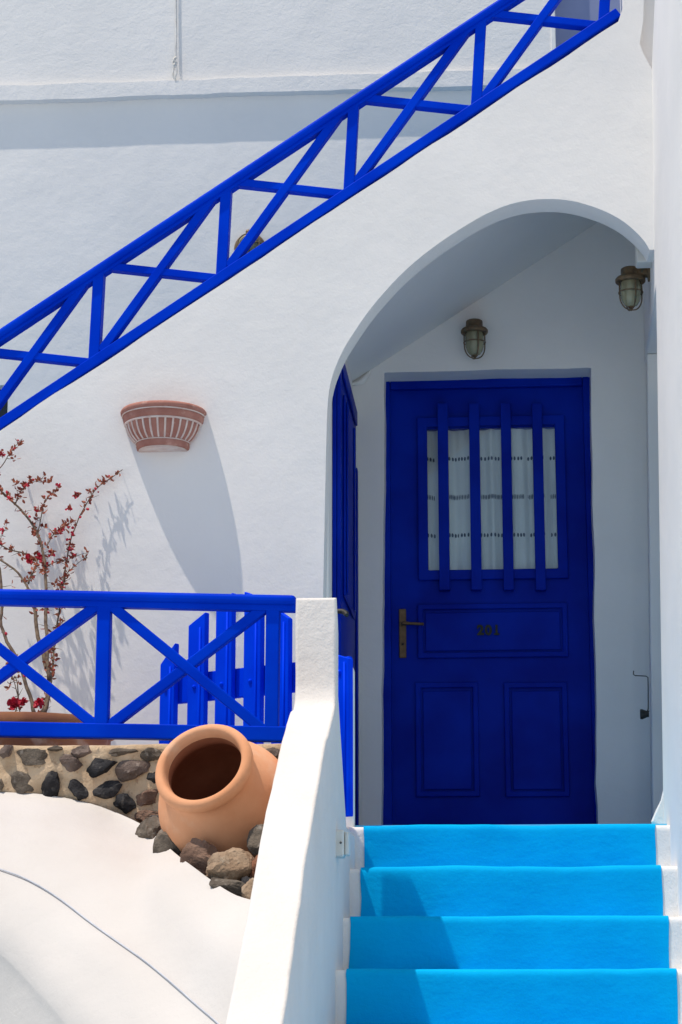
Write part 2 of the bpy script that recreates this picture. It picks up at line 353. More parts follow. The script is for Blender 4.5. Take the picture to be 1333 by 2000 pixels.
V, Fc = grid([[Vector((gx0-.006+(gx1-gx0+.012)*i/90, YC+cw(gx0+(gx1-gx0)*i/90, gz0+(gz1-gz0)*j/24), gz0+.004+(gz1-gz0+.02)*j/24)) for i in range(91)] for j in range(25)])
mesh('curtain', V, Fc, M_curtain, door, smooth=True)
box('room_dark', gx0-.03, gx1+.03, YL+.058, YL+.07, gz0-.03, gz1+.03, M_dark, door, bevel=0)
V, Fc = [], []
def emb(x, z, w, h):
    s = len(V); k = 8
    for i in range(k):
        a = 2*math.pi*i/k; px_, pz_ = x+w*math.cos(a), z+h*math.sin(a)
        V.append(Vector((px_, YC+cw(px_, pz_)-.002, pz_)))
    Fc.append(tuple(range(s, s+k)))
for py, ty in ((895, 0), (970, 1), (1044, 0)):
    z = P(960, py, YC).z; xx = gx0+.004; stepx = .0155 if ty == 0 else .0072
    while xx < gx1-.004:
        zz = z - .002*math.sin(xx*20) - .006*(xx-gx0)/(gx1-gx0)
        if ty == 0: emb(xx, zz, .0052, .0098)
        else: emb(xx, zz+.001, .0024, .0125)
        xx += stepx*(1+.15*random.uniform(-1, 1))
o = mesh('embroidery', V, Fc, M_emb, door); o['kind'] = 'stuff'
for x0, x1 in ((856.5, 877), (918.5, 939), (981, 1001), (1043, 1063)):
    pxbox('bar', x0, 787, x1, 1152, YM-.030, .041, M_door, door, .003)
# lever handle and number
hp = pxbox('handle_plate', 779.5, 1189, 794, 1285, YL-.008, .009, M_brass, door, .006)
a = P(787, 1217, YL-.04); b = P(828, 1219, YL-.045)
tube('lever', spline([P(787, 1217, YL), P(787, 1217, YL-.035), a+(b-a)*.15, a+(b-a)*.6, b], 14), [.008]*4+[.0085]*4+[.007]*6, M_brass, door, n=10)
lathe('keyhole', [(0, 0), (.006, 0), (.006, .003), (0, .003)], M_iron, door, 12, Matrix.Translation(P(787, 1258, YL-.0112)) @ Matrix.Rotation(R(90), 4, 'X'))
for ch, px0 in (('2', 939), ('0', 954.5), ('1', 970.5)):
    cu = bpy.data.curves.new('number', 'FONT'); cu.body = ch; cu.size = .062; cu.extrude = .002; cu.offset = .0028; cu.align_x = 'CENTER'
    to = bpy.data.objects.new('t', cu); sc.collection.objects.link(to)
    dg = bpy.context.evaluated_depsgraph_get(); me = bpy.data.meshes.new_from_object(to.evaluated_get(dg)); bpy.data.objects.remove(to)
    p = P(px0, 1239.5, YM-.002)
    vs = [(p.x+v_.co.x*(1.0 if ch != '1' else .9), p.y-v_.co.z, p.z+v_.co.y) for v_ in me.vertices]; fs = [tuple(f.vertices) for f in me.polygons]
    if ch == '1':
        n0 = len(vs); bb = boxv(p.x-.013, p.x+.013, p.y-.0022, p.y+.0015, p.z-.001, p.z+.006); vs += bb; fs += [tuple(i+n0 for i in f) for f in BOXF]
    mesh('door_number', vs, fs, M_number, door)

# side door with a shutter on the porch's left wall
def sx(x, y): p = PX(x, y, JXB); return p.y, p.z
SDT = PX(666, 722, JXB+.004).z
sdoor = box('side_door', JXB+.001, JXB+.018, YF+.30, YD-.03, FLZ+.002, SDT, M_door, house, bevel=.003)
for y0, y1, z0, z1, d in ((YF+.30, YF+.36, FLZ+.004, SDT-.003, .034), (YD-.09, YD-.03, FLZ+.004, SDT-.26, .028), (YF+.37, YD-.10, SDT-.07, SDT-.003, .030)):
    box('door_frame', JXB+.019, JXB+d, y0, y1, z0, z1, M_door, sdoor, bevel=.004)
SB = PX(684, 1160, JXB+.05).z
sh = box('shutter', JXB+.019, JXB+.030, YF+.62, YD-.24, SB, SDT-.13, M_door, sdoor, bevel=.006)
for yy in (YF+.66, YF+1.08):
    box('batten', JXB+.031, JXB+.037, yy, yy+.06, SB+.02, SDT-.15, M_door, sh, bevel=.004)
hk = PX(680, 1198, JXB+.09)
tube('shutter_catch', [Vector((JXB+.02, hk.y, hk.z+.01)), Vector((JXB+.07, hk.y, hk.z+.008)), Vector((JXB+.085, hk.y-.02, hk.z-.004)), Vector((JXB+.088, hk.y-.03, hk.z-.012))], [.008, .010, .011, .008], M_iron, sdoor)

# ------------------------------------------------------------------ stairs
stairs = thing('staircase', 'stairs with sky-blue painted treads and white edges below the door', 'stairs', (0, 5.0, GZ))
sx0 = [-.461, -.455, -.472, -.461]; sx1 = [.535, .529, .524, .520]; sz = [.489, .333, .167, .003]; sy = [7.04, 6.76, 6.48, 6.20]
while sz[-1] > GZ+.1:
    sx0.append(-.465+.008*random.uniform(-1, 1)); sx1.append(.52+.006*random.uniform(-1, 1)); sz.append(max(GZ, sz[-1]-.166)); sy.append(sy[-1]-.28)
sz.append(GZ)
for i in range(len(sy)-1):
    y0, z1 = sy[i], sz[i]; z0 = sz[i+1]-.03 if i < len(sy) else GZ
    yb = 9.2 if i == 0 else sy[i-1]+.05
    def section(x, off, s):
        w = .010*fbm((x, i*3.1, 0), 2.2) ; h = .006*fbm((x, i*5.7, 4), 3.0)
        r = .016; pr = [(y0+.002+w, z0), (y0+.001+w, z0+(z1-z0)*.5), (y0+w, z1-.04), (y0-.0005+w, z1-.020+h), (y0+w, z1-.013+h), (y0+.0025+w, z1-.006+h), (y0+.008+w, z1-.001+h), (y0+.02+w, z1+h), (y0+.06+w, z1+h*.5), (y0+.15, z1), (yb, z1)]
        return [Vector((x, y-off*(1 if k < 6 else .4), z+off*(0 if k < 5 else 1))) for k, (y, z) in enumerate(pr)]
    xa, xb = -.515, wallx(z1)+.03
    V, Fc = grid([section(xa+(xb-xa)*k/40, 0, 0) for k in range(41)])
    st = mesh('step', V, Fc, M_rough, stairs, smooth=True)
    V, Fc = [], []
    rows = []
    for k in range(61):
        x = sx0[i]+(sx1[i]-sx0[i])*k/60; rows.append(section(x, .004, 0))
    for p in rows[0]: p.x += .006*fbm((p.y*2, p.z, i), 9)
    for p in rows[-1]: p.x += .006*fbm((p.y*2, p.z, i+5), 9)
    V, Fc = grid(rows); mesh('blue_paint', V, Fc, M_step, st, smooth=True)

mesh('landing', boxv(-.51, .62, 7.16, 8.99, FLZ+.004, FLZ+.012), BOXF, M_land, stairs)  # unseen floor sheet added to bounce blue light into the porch
# ------------------------------------------------------------------ parapet of the stairs, ending in a pier
prof = [(3.0, -1.32), (3.6, -.9), (4.4, -.33), (4.8, -.05), (5.15, .19), (5.47, .415), (5.75, .59), (5.96, .70), (6.09, .765), (6.16, .80), (6.19, .85), (6.199, .92)]
pv = spline([(0, a, b) for a, b in prof], 60)
secs = [(p.y, p.z) for p in pv] + [(6.2, .97), (6.205, 1.08), (6.21, 1.142), (6.30, 1.143), (6.42, 1.12), (6.54, 1.075), (6.61, 1.03), (6.615, .9), (6.62, .46), (6.8, .456), (7.035, .458)]
def pxl(y, z): return -.620 + .004*fbm((y, z, 0), 4) - (.006 if z < .78 else 0)
def pxr(y, z):
    return -.492 + .005*fbm((y, z, 7), 3) - (.026*max(0, min(1, (y-6.22)/.38)) if z > .465 else 0) - (.004 if y < 5.9 else 0)
loop = secs + [(7.035, GZ+.012), (3.0, GZ+.012)]
n = len(loop); V = [(pxl(a, b), a, b) for a, b in loop] + [(pxr(a, b), a, b) for a, b in loop]
tr = tessellate_polygon([[Vector((a, b, 0)) for a, b in loop]])
Fc = [tuple(t) for t in tr] + [tuple(q+n for q in reversed(t)) for t in tr] + [(i, (i+1) % n, (i+1) % n+n, i+n) for i in range(n)]
tag(mesh('parapet_wall', V, Fc, M_coarse, None, bevel=.016, seg=4), 'white plastered parapet sloping beside the stairs with a square pier', 'wall')

# ------------------------------------------------------------------ curved white garden wall in front
A = [(-420, 1590, 6.28), (-200, 1564, 6.27), (-60, 1556, 6.26), (0, 1557, 6.26), (80, 1560, 6.26), (170, 1577, 6.25), (230, 1600, 6.22), (285, 1629, 6.06), (330, 1664, 5.78), (400, 1722, 5.47), (450, 1751, 5.32), (507, 1774, 5.20), (545, 1815, 5.15)]
B = [(-420, 1662, 5.75), (-200, 1660, 5.74), (-60, 1680, 5.72), (0, 1700, 5.70), (60, 1723, 5.66), (130, 1764, 5.57), (200, 1815, 5.43), (265, 1866, 5.31), (320, 1911, 5.20), (380, 1960, 5.08), (430, 2003, 4.97), (475, 2045, 4.88), (520, 2090, 4.80)]
Cc = [(-420, 1790, 5.60), (-200, 1790, 5.58), (-60, 1815, 5.56), (0, 1850, 5.53), (40, 1885, 5.48), (90, 1935, 5.38), (140, 1995, 5.27), (190, 2060, 5.15), (240, 2120, 5.03), (290, 2170, 4.93), (340, 2210, 4.84), (400, 2250, 4.75), (480, 2300, 4.65)]
nA = 60
rA, rB, rC = [spline([P(*q) for q in L_], nA) for L_ in (A, B, Cc)]
rM = [(a+b)/2 + Vector((0, -.02, .035)) for a, b in zip(rA, rB)]
rM2 = [(b+c)/2 + Vector((0, -.02, .012)) for b, c in zip(rB, rC)]
rD = [c+Vector((0, .004, -.22)) for c in rC]
rE = [Vector((p.x, p.y-.03, GZ+.012)) for p in rD]
r0 = [a+Vector((0, .035, -.012)) for a in rA]; r00 = [a+Vector((0, .05, -.25)) for a in rA]
cols = [spline([q[k] for q in (r00, r0, rA, rM, rB, rM2, rC, rD, rE)], 49) for k in range(nA)]
for c in cols:
    for p in c[6:]: p += Vector((0, -.010, .014))*fbm(p, 1.6)
V, Fc = grid(cols); 
tag(mesh('curved_garden_wall', V, Fc, M_cream, None, smooth=True), 'smooth white rounded wall sweeping down below the stone wall', 'wall')
line = [c[24] + Vector((0, -.004, .003)) for c in cols]  # thin tube drawn as a grey line along the curved wall
tag(tube('stripe', line, .0023, M_stripe, None, n=6), 'thin grey cable lying on the white curved wall', 'stripe')
bed = []
for k in range(nA):
    a = rA[k]; bed.append([Vector((a.x, a.y+.04+(6.33-a.y-.04)*j/8, a.z-.055 - .01*j/8 + (max(0, .36-a.z))*.25*j/8 + .012*fbm((a.x, j*.1, a.z), 9))) for j in range(9)])
V, Fc = grid(bed); o = structure(mesh('soil', V, Fc, M_soil, None, smooth=True))
def soil_z(x, y):
    best = min(range(nA), key=lambda k: abs(rA[k].x-x)); r_ = bed[best]
    return min(r_, key=lambda p: abs(p.y-y)).z

# ------------------------------------------------------------------ rubble stone wall
YS = 6.30
swall = thing('stone_wall', 'low rubble wall of dark lava stones in sandy mortar', 'wall', (-1.6, YS, GZ))
sx_l, sx_r = -2.6, -.63
top_z = lambda x: P(300, 1456, YS).z + .004*fbm((x, 2, 2), 6)
rows = []
nx, nz = 150, 44
for i in range(nx+1):
    x = sx_l+(sx_r-sx_l)*i/nx; zt = top_z(x); col = []
    for j in range(nz+1):
        z = -.05+(zt+.05)*j/nz
        col.append(Vector((x, YS + .016*fbm((x, 0, z), 9, 4) + .004*fbm((x, 3, z), 34), z)))
    col += [Vector((x, YS+.03, zt+.006)), Vector((x, YS+.13, zt+.004)), Vector((x, YS+.14, .2))]
    rows.append(col)
V, Fc = grid(rows); mesh('mortar', V, Fc, M_mortar, swall, smooth=True)
def rockv(c, rx, ry, rz, seed, sub=3, rough=.28, rot=0., flat=True, rotm=None):
    bm = bmesh.new(); bmesh.ops.create_icosphere(bm, subdivisions=sub, radius=1)
    rnd = random.Random(seed); planes = [(Vector((rnd.gauss(0, 1), rnd.gauss(0, 1), rnd.gauss(0, 1))).normalized(), rnd.uniform(.50, .82)) for _ in range(11)]
    vs = []
    for v_ in bm.verts:
        p = v_.co.copy()
        for n_, d_ in planes:
            s = p.dot(n_)-d_
            if s > 0: p -= n_*s*.92
        p *= 1 + rough*.5*noise.noise(p*1.6+Vector((seed, 0, 0))) + rough*.28*noise.noise(p*4.5+Vector((0, seed, 0))) + rough*.14*noise.noise(p*11)
        p = Vector((p.x*rx, p.y*ry, p.z*rz))
        if rotm: p = rotm @ p
        ca, sa_ = math.cos(rot), math.sin(rot); p = Vector((p.x*ca-p.z*sa_, p.y, p.x*sa_+p.z*ca))
        vs.append(p+Vector(c))
    fs = [tuple(x.index for x in f.verts) for f in bm.faces]; bm.free(); return vs, fs
stones = [(50, 190, 125, 100, .15, 2), (240, 235, 225, 145, .05, 1), (415, 165, 110, 50, .05, 1), (548, 268, 215, 140, .15, 2), (640, 190, 150, 85, .1, 2), (795, 305, 215, 140, .45, 0), (975, 187, 215, 72, .12, 1),
          (1180, 203, 190, 90, .12, 1), (1015, 338, 225, 165, .1, 2), (165, 422, 195, 155, -.25, 1), (387, 442, 150, 185, -.2, 0), (615, 475, 160, 165, -.4, 0), (830, 480, 215, 115, .05, 0),
          (957, 592, 180, 118, -.15, 0), (1140, 545, 165, 120, .1, 5), (1130, 688, 175, 112, .08, 5), (1190, 395, 100, 125, 0, 0), (10, 445, 70, 95, 0, 1), (-140, 250, 190, 130, 0, 0), (-180, 440, 200, 130, .2, 2),
          (2100, 205, 130, 85, -.1, 2), (1420, 200, 150, 90, 0, 0), (1640, 215, 170, 90, 0, 1), (1880, 205, 150, 80, 0, 0), (-400, 330, 220, 140, 0, 1), (-650, 230, 200, 140, 0, 2), (-620, 430, 190, 130, 0, 0)]
for i, (x, y, w_, h_, rt, mi) in enumerate(stones):
    c = P(x/3.92, 1420+y/3.92, YS); k = 1/3.92/FOC*6.45
    V, Fc = rockv((c.x, YS+.004, c.z), w_*k*.62, .030, h_*k*.62, 11+i*7, 3, .42, rt)
    zt = top_z(c.x)+.003
    for p in V: p.z = min(p.z, zt)
    mesh('stone', V, Fc, M_rk[mi], swall, smooth=True, sharp=27)

# ------------------------------------------------------------------ terracotta jar lying on stones
jc = P(443, 1574, 5.90)                                            # middle of the belly
vd = jc.normalized(); rt_ = Vector((0, 0, 1)).cross(-vd).normalized(); upv = (-vd).cross(rt_).normalized()
th = R(39)
if rt_.x < 0: rt_ = -rt_
side = (rt_*-.52 + upv*.85).normalized()
axis = (-vd*math.cos(th) + side*math.sin(th)).normalized()
q = axis.to_track_quat('Z', 'Y').to_matrix().to_4x4(); JM = Matrix.Translation(jc) @ q
jarp = [(0, -.190), (.085, -.190), (.098, -.184), (.128, -.155), (.168, -.11), (.195, -.05), (.204, 0), (.199, .04), (.182, .08), (.157, .117), (.141, .138), (.136, .150), (.1365, .160),
        (.143, .164), (.1485, .172), (.1495, .182), (.147, .192), (.140, .199), (.131, .201), (.123, .198), (.118, .190), (.115, .178), (.114, .155), (.124, .13), (.160, .08), (.185, .02), (.185, -.03), (.150, -.10), (.11, -.145), (0, -.165)]
V, Fc = lathev([(p.x, p.y) for p in spline([(a, b, 0) for a, b in jarp], 110)], 72)
V = [JM @ Vector((p.x*.975, p.y*.975, p.z*1.10))*1.0 + .002*Vector((fbm(p, 4), 0, fbm(p+Vector((3, 0, 0)), 4))) for p in V]
jar_o = mesh('terracotta_jar', V, Fc, M_terra, None, smooth=True, loc=jc-Vector((0, 0, .18)))
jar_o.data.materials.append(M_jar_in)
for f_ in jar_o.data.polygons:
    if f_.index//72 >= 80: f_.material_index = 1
tag(jar_o, 'large round terracotta jar lying on its side among loose rocks', 'jar')

rocks = [('grey rock left of the jar at the edge of the white wall', 160, 960, 225, 230, .1, 1, 6.05), ('dark rock tucked behind the leftmost rocks beside the jar', 185, 890, 130, 110, 0, 0, 6.16),
         ('grey-brown rock second from the left under the jar', 315, 1095, 205, 250, -.2, 1, 5.86), ('russet egg-shaped rock below the middle of the jar', 540, 1180, 245, 215, -.5, 5, 5.70),
         ('large pale tan rock under the right of the jar', 825, 1272, 320, 235, .1, 3, 5.54), ('flat grey rock lying below the tan rock', 795, 1425, 260, 130, -.25, 1, 5.44),
         ('small grey stone wedged left of the tan rock', 688, 1320, 110, 110, .4, 1, 5.55), ('small pale rock in the corner by the parapet', 985, 1470, 125, 165, .1, 3, 5.36),
         ('upright red rock against the parapet', 1050, 1262, 130, 260, -.2, 4, 5.55), ('dark grey rock between the jar and the parapet', 1060, 1045, 170, 240, -.2, 1, 5.70),
         ('dark rock in the gap below the red rock', 950, 1388, 170, 120, .2, 0, 5.48), ('brown rock in shade right under the jar base', 925, 1185, 120, 90, 0, 5, 5.64)]
for i, (lab, x, y, w_, h_, rt, mi, Y) in enumerate(rocks):
    c = P(260+x/4.166, 1397+y/4.166, Y); k = 1/4.166/FOC*Y*1.03
    V, Fc = rockv(c, w_*k*.76, (w_+h_)*k*.33, h_*k*.76, 101+i*13, 4, .34, rt)
    tag(mesh('rock', V, Fc, M_rk[mi], None, smooth=True, sharp=27, loc=(c.x, c.y, min(p.z for p in V))), lab, 'rock', 'loose rocks around the jar')

# ------------------------------------------------------------------ stair railing
YRL = 7.454
rail = thing('stair_railing', 'blue painted railing with cross braces climbing the outside stair', 'railing', P(0, 840, YRL))
def ext(p0, p1, a=0., b=0.):
    u = (p1-p0).normalized(); return p0-u*a, p1+u*b
h0, h1 = P(0, 649, YRL-.016), P(969, 9, YRL-.016); h0, h1 = ext(h0, h1, .9, .9)
beam('handrail', h0, h1, .033, .074, M_blue, rail, .0145, seg=5)
g0, g1 = P(0, 662, YRL), P(969, 22, YRL); g0, g1 = ext(g0, g1, .9, .9)
beam('top_rail', g0, g1, .022, .050, M_blue, rail, .004)
b0, b1 = P(0, 826.5, YRL), P(1207, 23, YRL); b0, b1 = ext(b0, b1, .9, .004)
beam('bottom_rail', b0, b1, .040, .085, M_blue, rail, .005)
for k in range(-1, 5):
    dx, dy = 249.2*(k-1), -164.8*(k-1)                              # bay 1 starts at the second post
    t_, b_ = ext(P(441.5+dx, 368+dy, YRL+.0015), P(432.5+dx, 527+dy, YRL+.0015), .006, .025)
    beam('post', t_, b_, .042, .055, M_blue, rail)
    if k < 4:
        a, b = ext(P(464+dx, 494+dy, YRL), P(660+dx, 224+dy, YRL), .065, .020)
        beam('brace', a+Vector((0, .003, 0)), b+Vector((0, .003, 0)), .034, .046, M_blue, rail)
        a, b = ext(P(462+dx, 353+dy, YRL), P(668+dx, 375.5+dy, YRL), .03, .03)
        beam('brace', a+Vector((0, .006, 0)), b+Vector((0, .006, 0)), .031, .046, M_blue, rail)

# ------------------------------------------------------------------ terrace railing
YT2 = 6.36
tr_ = thing('terrace_railing', 'blue wooden railing with cross braces above the stone wall', 'railing', P(300, 1440, YT2))
def tb(n_, x0, y0, x1, y1, w_, d_, off=0., e0=0., e1=0., bev=.005):
    a, b = ext(P(x0, y0, YT2+off), P(x1, y1, YT2+off), e0, e1); return beam(n_, a, b, w_, d_, M_blue, tr_, bev, seg=3)
tb('handrail', 0, 1158.5, 578, 1171, .033, .066, -.014, .7, 0, .0145)
tb('top_rail', 0, 1174, 578, 1187, .022, .045, 0, .7, 0)
tb('bottom_rail', 0, 1423, 562, 1433, .047, .055, 0, .7, .05)
for t_, b_ in (((203, 1180), (197, 1416)), ((533, 1188), (530, 1422)), ((-130, 1173), (-137, 1410))):
    tb('post', *t_, *b_, .044, .045, .0015)
for s in ((222, 1186, 508, 1420), (508, 1192, 214, 1416), (-112, 1178, 180, 1412), (186, 1184, -120, 1406)):
    tb('brace', *s, .034, .040, .003 if s[1] < s[3] and s[0] < s[2] else .006, .015, .015)

# ------------------------------------------------------------------ picket gate
ga, gb = P(341, 1346, 7.20), None
zr = P(577, 1322, 6.87).z
gb = P(577, 1322, 6.87)
dl = ray(341, 1346.5); ga = dl*(zr/dl.z)
gd = (gb-ga); gd.z = 0; gd.normalize(); gn = Vector((gd.y, -gd.x, 0))
def on_gate(px, py, off=0.):
    """measured point in the gate's own vertical plane"""
    d = ray(px, py); o0 = ga+gn*off; return d*(o0.dot(gn)/d.dot(gn))
gate = thing('picket_gate', 'bright blue picket gate with pointed boards behind the railing', 'gate', on_gate(490, 1600))
gz_b = .50
def board(name, poly, thick, mat, off, bev=.004):
    """upright board: outline (along-gate distance, z), thickness away from the viewer"""
    n_ = len(poly); f0 = [ga+gd*a+gn*off for a, _ in poly]
    V = [Vector((p.x, p.y, z)) for p, (_, z) in zip(f0, poly)] + [Vector((p.x, p.y, z))-gn*thick for p, (_, z) in zip(f0, poly)]
    Fc = [tuple(range(n_)), tuple(range(2*n_-1, n_-1, -1))] + [(i, (i+1) % n_, (i+1) % n_+n_, i+n_) for i in range(n_)]
    return mesh(name, V, Fc, mat, gate, bevel=bev)
def gs(px, py, off=.03): p = on_gate(px, py, off); return (p-ga).dot(gd), p.z
for zc, hh in ((None, .052), (.66, .05)):
    a0, a1 = gs(318, 1348)[0], gs(672, 1310)[0]; z = zr if zc is None else zc
    board('rail', [(a0, z-hh), (a1, z-hh), (a1, z+hh), (a0, z+hh)], .022, M_gate, 0.)
pk = [(313, 1298, 342, 1255), (368, 1222, 401, 1195), (422, 1178, 454, 1157), (477, 1155, 510, 1168), (531, 1183, 564, 1207), (590, 1222, 622, 1248), (650, 1276, 682, 1285)]
for xl_, yl_, xr_, yr_ in pk:
    (a0, z0), (a1, z1) = gs(xl_, yl_), gs(xr_, yr_)
    pt = board('picket', [(a0, gz_b), (a1, gz_b), (a1, z1), (a0, z0)], .026, M_gate, .03)
    w_ = a1-a0                                                     # bead along the right edge of each board
    m_ = [ga+gd*(a0+w_*.74)+gn*.032, ga+gd*(a0+w_*.74)+gn*.032]; m_[0].z = gz_b+.01; m_[1].z = min(z0, z1)-.012
    V, Fc = tubemesh(m_, .0045, 6); mesh('bead', V, Fc, M_gate, pt, smooth=True)
    bc = ga+gd*(a0+w_*.42)+gn*.031; bc.z = zr-.004
    V, Fc = lathev([(.0001, .007), (.005, .0055), (.0075, .002), (.008, -.002)], 12, Matrix.Translation(bc) @ gn.to_track_quat('Z', 'Y').to_matrix().to_4x4()); mesh('bolt', V, Fc, M_gate, pt, smooth=True)
gx_, gzt = P(691, 1450, 7.09).x, P(690, 1296, 7.09).z
o = box('gate_post', gx_-.09, gx_, 7.09, 7.18, .47, gzt, M_smooth, None, bevel=.022, seg=4)
tag(o, 'slim white plastered post behind the end of the blue gate', 'post')

# ------------------------------------------------------------------ half-round wall planter
bc = P(320.5, 806, YF)
bowl = thing('wall_planter', 'half-round red clay planter with pale flutes fixed to the wall', 'planter', bc-Vector((0, 0, .16)))
RB = (P(404, 806, YF).x-P(237, 806, YF).x)/2
s_ = RB/.1635
prof_b = [(.150, .0), (.158, .004), (.1635, -.004), (.1625, -.013), (.155, -.019), (.153, -.024), (.1535, -.034), (.150, -.048), (.143, -.053), (.139, -.060), (.134, -.080), (.124, -.100), (.110, -.117), (.103, -.121), (.1005, -.127), (.101, -.139), (.099, -.147), (.096, -.150)]
BM = Matrix.Translation(bc) @ Matrix.Scale(s_, 4)
V, Fc = lathev(prof_b + [(.001, -.150)], 48, BM, math.pi, 2*math.pi)
V2, F2 = lathev([(.150, .0), (.145, -.01), (.14, -.03), (.001, -.035)], 48, BM, math.pi, 2*math.pi); n_ = len(V)
mesh('bowl', V+V2, Fc+[tuple(i+n_ for i in f) for f in F2], M_clay, bowl, smooth=True)
V, Fc = lathev([(.092, -.1502), (.001, -.1506)], 30, BM, math.pi, 2*math.pi); V3, F3 = lathev([(.092, -.1502), (.092, -.1535), (.001, -.154)], 30, BM, math.pi, 2*math.pi)
mesh('base', V3, F3, M_lime, bowl, smooth=True)
for k in range(15):
    g = math.pi + math.pi*(k+.5)/15
    pts = [BM @ Vector((r*math.cos(g), r*math.sin(g), z)) for r, z in ((.1415, -.056), (.1395, -.063), (.1345, -.080), (.1245, -.100), (.112, -.115), (.105, -.121))]
    tube('flute', spline(pts, 9), [.0045, .0042, .004, .004, .004, .0038, .0038, .0036, .003], M_lime, bowl, n=6)
for r, z, w_ in ((.1565, -.0205, .0026), (.1445, -.0535, .0045), (.1035, -.1245, .0022)):
    pts = [BM @ Vector((r*math.cos(g), r*math.sin(g), z)) for g in (math.pi+math.pi*i/40 for i in range(41))]
    tube('moulding', pts, w_, M_lime, bowl, n=6)

# ------------------------------------------------------------------ lamps
def cage_lamp(name, label, c, s, wall_pt, group=None):
    """downward ship's lamp: c is the middle of the flange, s the flange radius"""
    t = thing(name, label, 'lamp', c); M = Matrix.Translation(c) @ Matrix.Scale(s, 4)
    lathe('cap', [(.001, .82), (.50, .80), (.60, .74), (.62, .66), (.62, .20), (.70, .12)], M_bronze, t, 28, M, sharp=50)
    lathe('flange', [(.62, .16), (.92, .12), (1.0, .02), (1.0, -.16), (.95, -.22), (.84, -.24), (.70, -.20)], M_bronze, t, 32, M, sharp=50)
    lathe('glass', [(.66, -.18), (.70, -.4), (.69, -.9), (.66, -1.25), (.58, -1.55), (.44, -1.78), (.26, -1.9), (.001, -1.95)], M_lglass, t, 28, M)
    lathe('lamp_holder', [(.001, -.1), (.24, -.1), (.25, -.7), (.18, -.75), (.15, -.8), (.30, -1.05), (.32, -1.3), (.2, -1.55), (.001, -1.62)], M_plastic, t, 18, M)
    lathe('drain_boss', [(.001, -1.84), (.2, -1.86), (.22, -1.94), (.14, -2.02), (.001, -2.03)], M_brass, t, 14, M)
    for k in range(4):
        g = R(20)+k*math.pi/2
        pr = [(.80, -.15), (.81, -.6), (.80, -1.1), (.76, -1.5), (.60, -1.85), (.36, -2.06), (.02, -2.14)]
        tube('cage_wire', spline([M @ Vector((r*math.cos(g), r*math.sin(g), z)) for r, z in pr], 18), .048*s, M_bronze, t, n=6)
    for zz, rr in ((-.92, .80),):
        tube('cage_ring', [M @ Vector((rr*math.cos(2*math.pi*i/32), rr*math.sin(2*math.pi*i/32), zz)) for i in range(32)], .045*s, M_bronze, t, n=6, closed=True)
    lathe('finial', [(.001, -2.05), (.09, -2.08), (.09, -2.16), (.001, -2.22)], M_bronze, t, 12, M)
    w = Vector(wall_pt); d = (w-(Vector(c)+Vector((0, 0, .42*s)))); d.z = 0; L_ = d.length
    q = d.to_track_quat('Z', 'Y').to_matrix().to_4x4(); MB = Matrix.Translation(Vector(c)+Vector((0, 0, .45*s))) @ q
    lathe('bracket', [(.34*s, .2*s), (.34*s, L_-.012), (.6*s, L_-.010), (.6*s, L_+.004), (.001, L_+.004)], M_bronze, t, 20, MB, sharp=40)
    return t
yl1 = YD-.085; c1 = P(927, 646, yl1); s1 = P(953.5, 646, yl1).x-c1.x
cage_lamp('wall_lamp', 'caged bronze lamp hanging above the blue front door', c1, s1, (c1.x, YD-.002, c1.z))
yl2 = 7.98; c2 = P(1231.5, 546, yl2); s2 = P(1261, 546, yl2).x-c2.x
cage_lamp('wall_lamp', 'caged bronze lamp on a bracket under the right end of the arch', c2, s2, (wallx(c2.z)+.030, yl2, c2.z))
# round bulkhead lamp behind the stair railing
bl = P(488, 483, YD-.03); t = thing('bulkhead_lamp', 'round caged bulkhead lamp behind the stair railing', 'lamp', bl)
MB = Matrix.Translation((bl.x, YD-.001, bl.z)) @ Matrix.Rotation(R(90), 4, 'X')
lathe('base', [(.001, 0), (.074, 0), (.074, .02), (.066, .03), (.05, .034)], M_bronze, t, 28, MB, sharp=50)
lathe('glass', [(.058, .03), (.056, .05), (.045, .07), (.025, .08), (.001, .083)], M_lglass, t, 24, MB)
for k in range(3):
    g = R(90)*(k % 2)+R(8)
    if k < 2: tube('cage_wire', [MB @ Vector((.066*math.cos(a)*math.cos(g), .066*math.cos(a)*math.sin(g), .03+.062*math.sin(a))) for a in (math.pi*i/20 for i in range(21))], .0035, M_bronze, t, n=6)
tube('cage_ring', [MB @ Vector((.05*math.cos(2*math.pi*i/28), .05*math.sin(2*math.pi*i/28), .076)) for i in range(28)], .0032, M_bronze, t, n=6, closed=True)
lathe('stem', [(.012, -.01), (.012, .028), (.001, .028)], M_bronze, t, 12, Matrix.Translation((bl.x-.008, YD-.0, bl.z+.078)) @ Matrix.Rotation(R(90), 4, 'X'))

# ------------------------------------------------------------------ small fittings
jb = P(1254, 488, 7.72)
o = box('junction_box', P(1243, 488, 7.70).x, wallx(jb.z)+.020, 7.70, 7.78, P(1254, 512, 7.70).z, P(1254, 464, 7.70).z, M_plastic, None, bevel=.008)
tag(o, 'small white box under the arch above the right lamp', 'box')
sw = thing('switch_box', 'small white switch box on the parapet beside the top step', 'switch', PX(666, 1675, -.49))
yb0 = PX(657, 1640, -.492).y; zt_, zb_ = P(665, 1620, yb0).z, P(665, 1674, yb0).z; xo = P(675, 1640, yb0).x
box('housing', -.500, xo-.004, yb0, yb0+.085, zb_, zt_, M_plastic, sw, bevel=.008, seg=3)
box('cover', xo-.0035, xo+.010, yb0+.008, yb0+.078, zb_+.006, zt_-.006, M_plastic, sw, bevel=.006, seg=3)
lathe('screw', [(.001, .002), (.003, .0018), (.0035, 0)], M_iron, sw, 10, Matrix.Translation(P(666, 1646, yb0-.0005)) @ Matrix.Rotation(R(90), 4, 'X'))
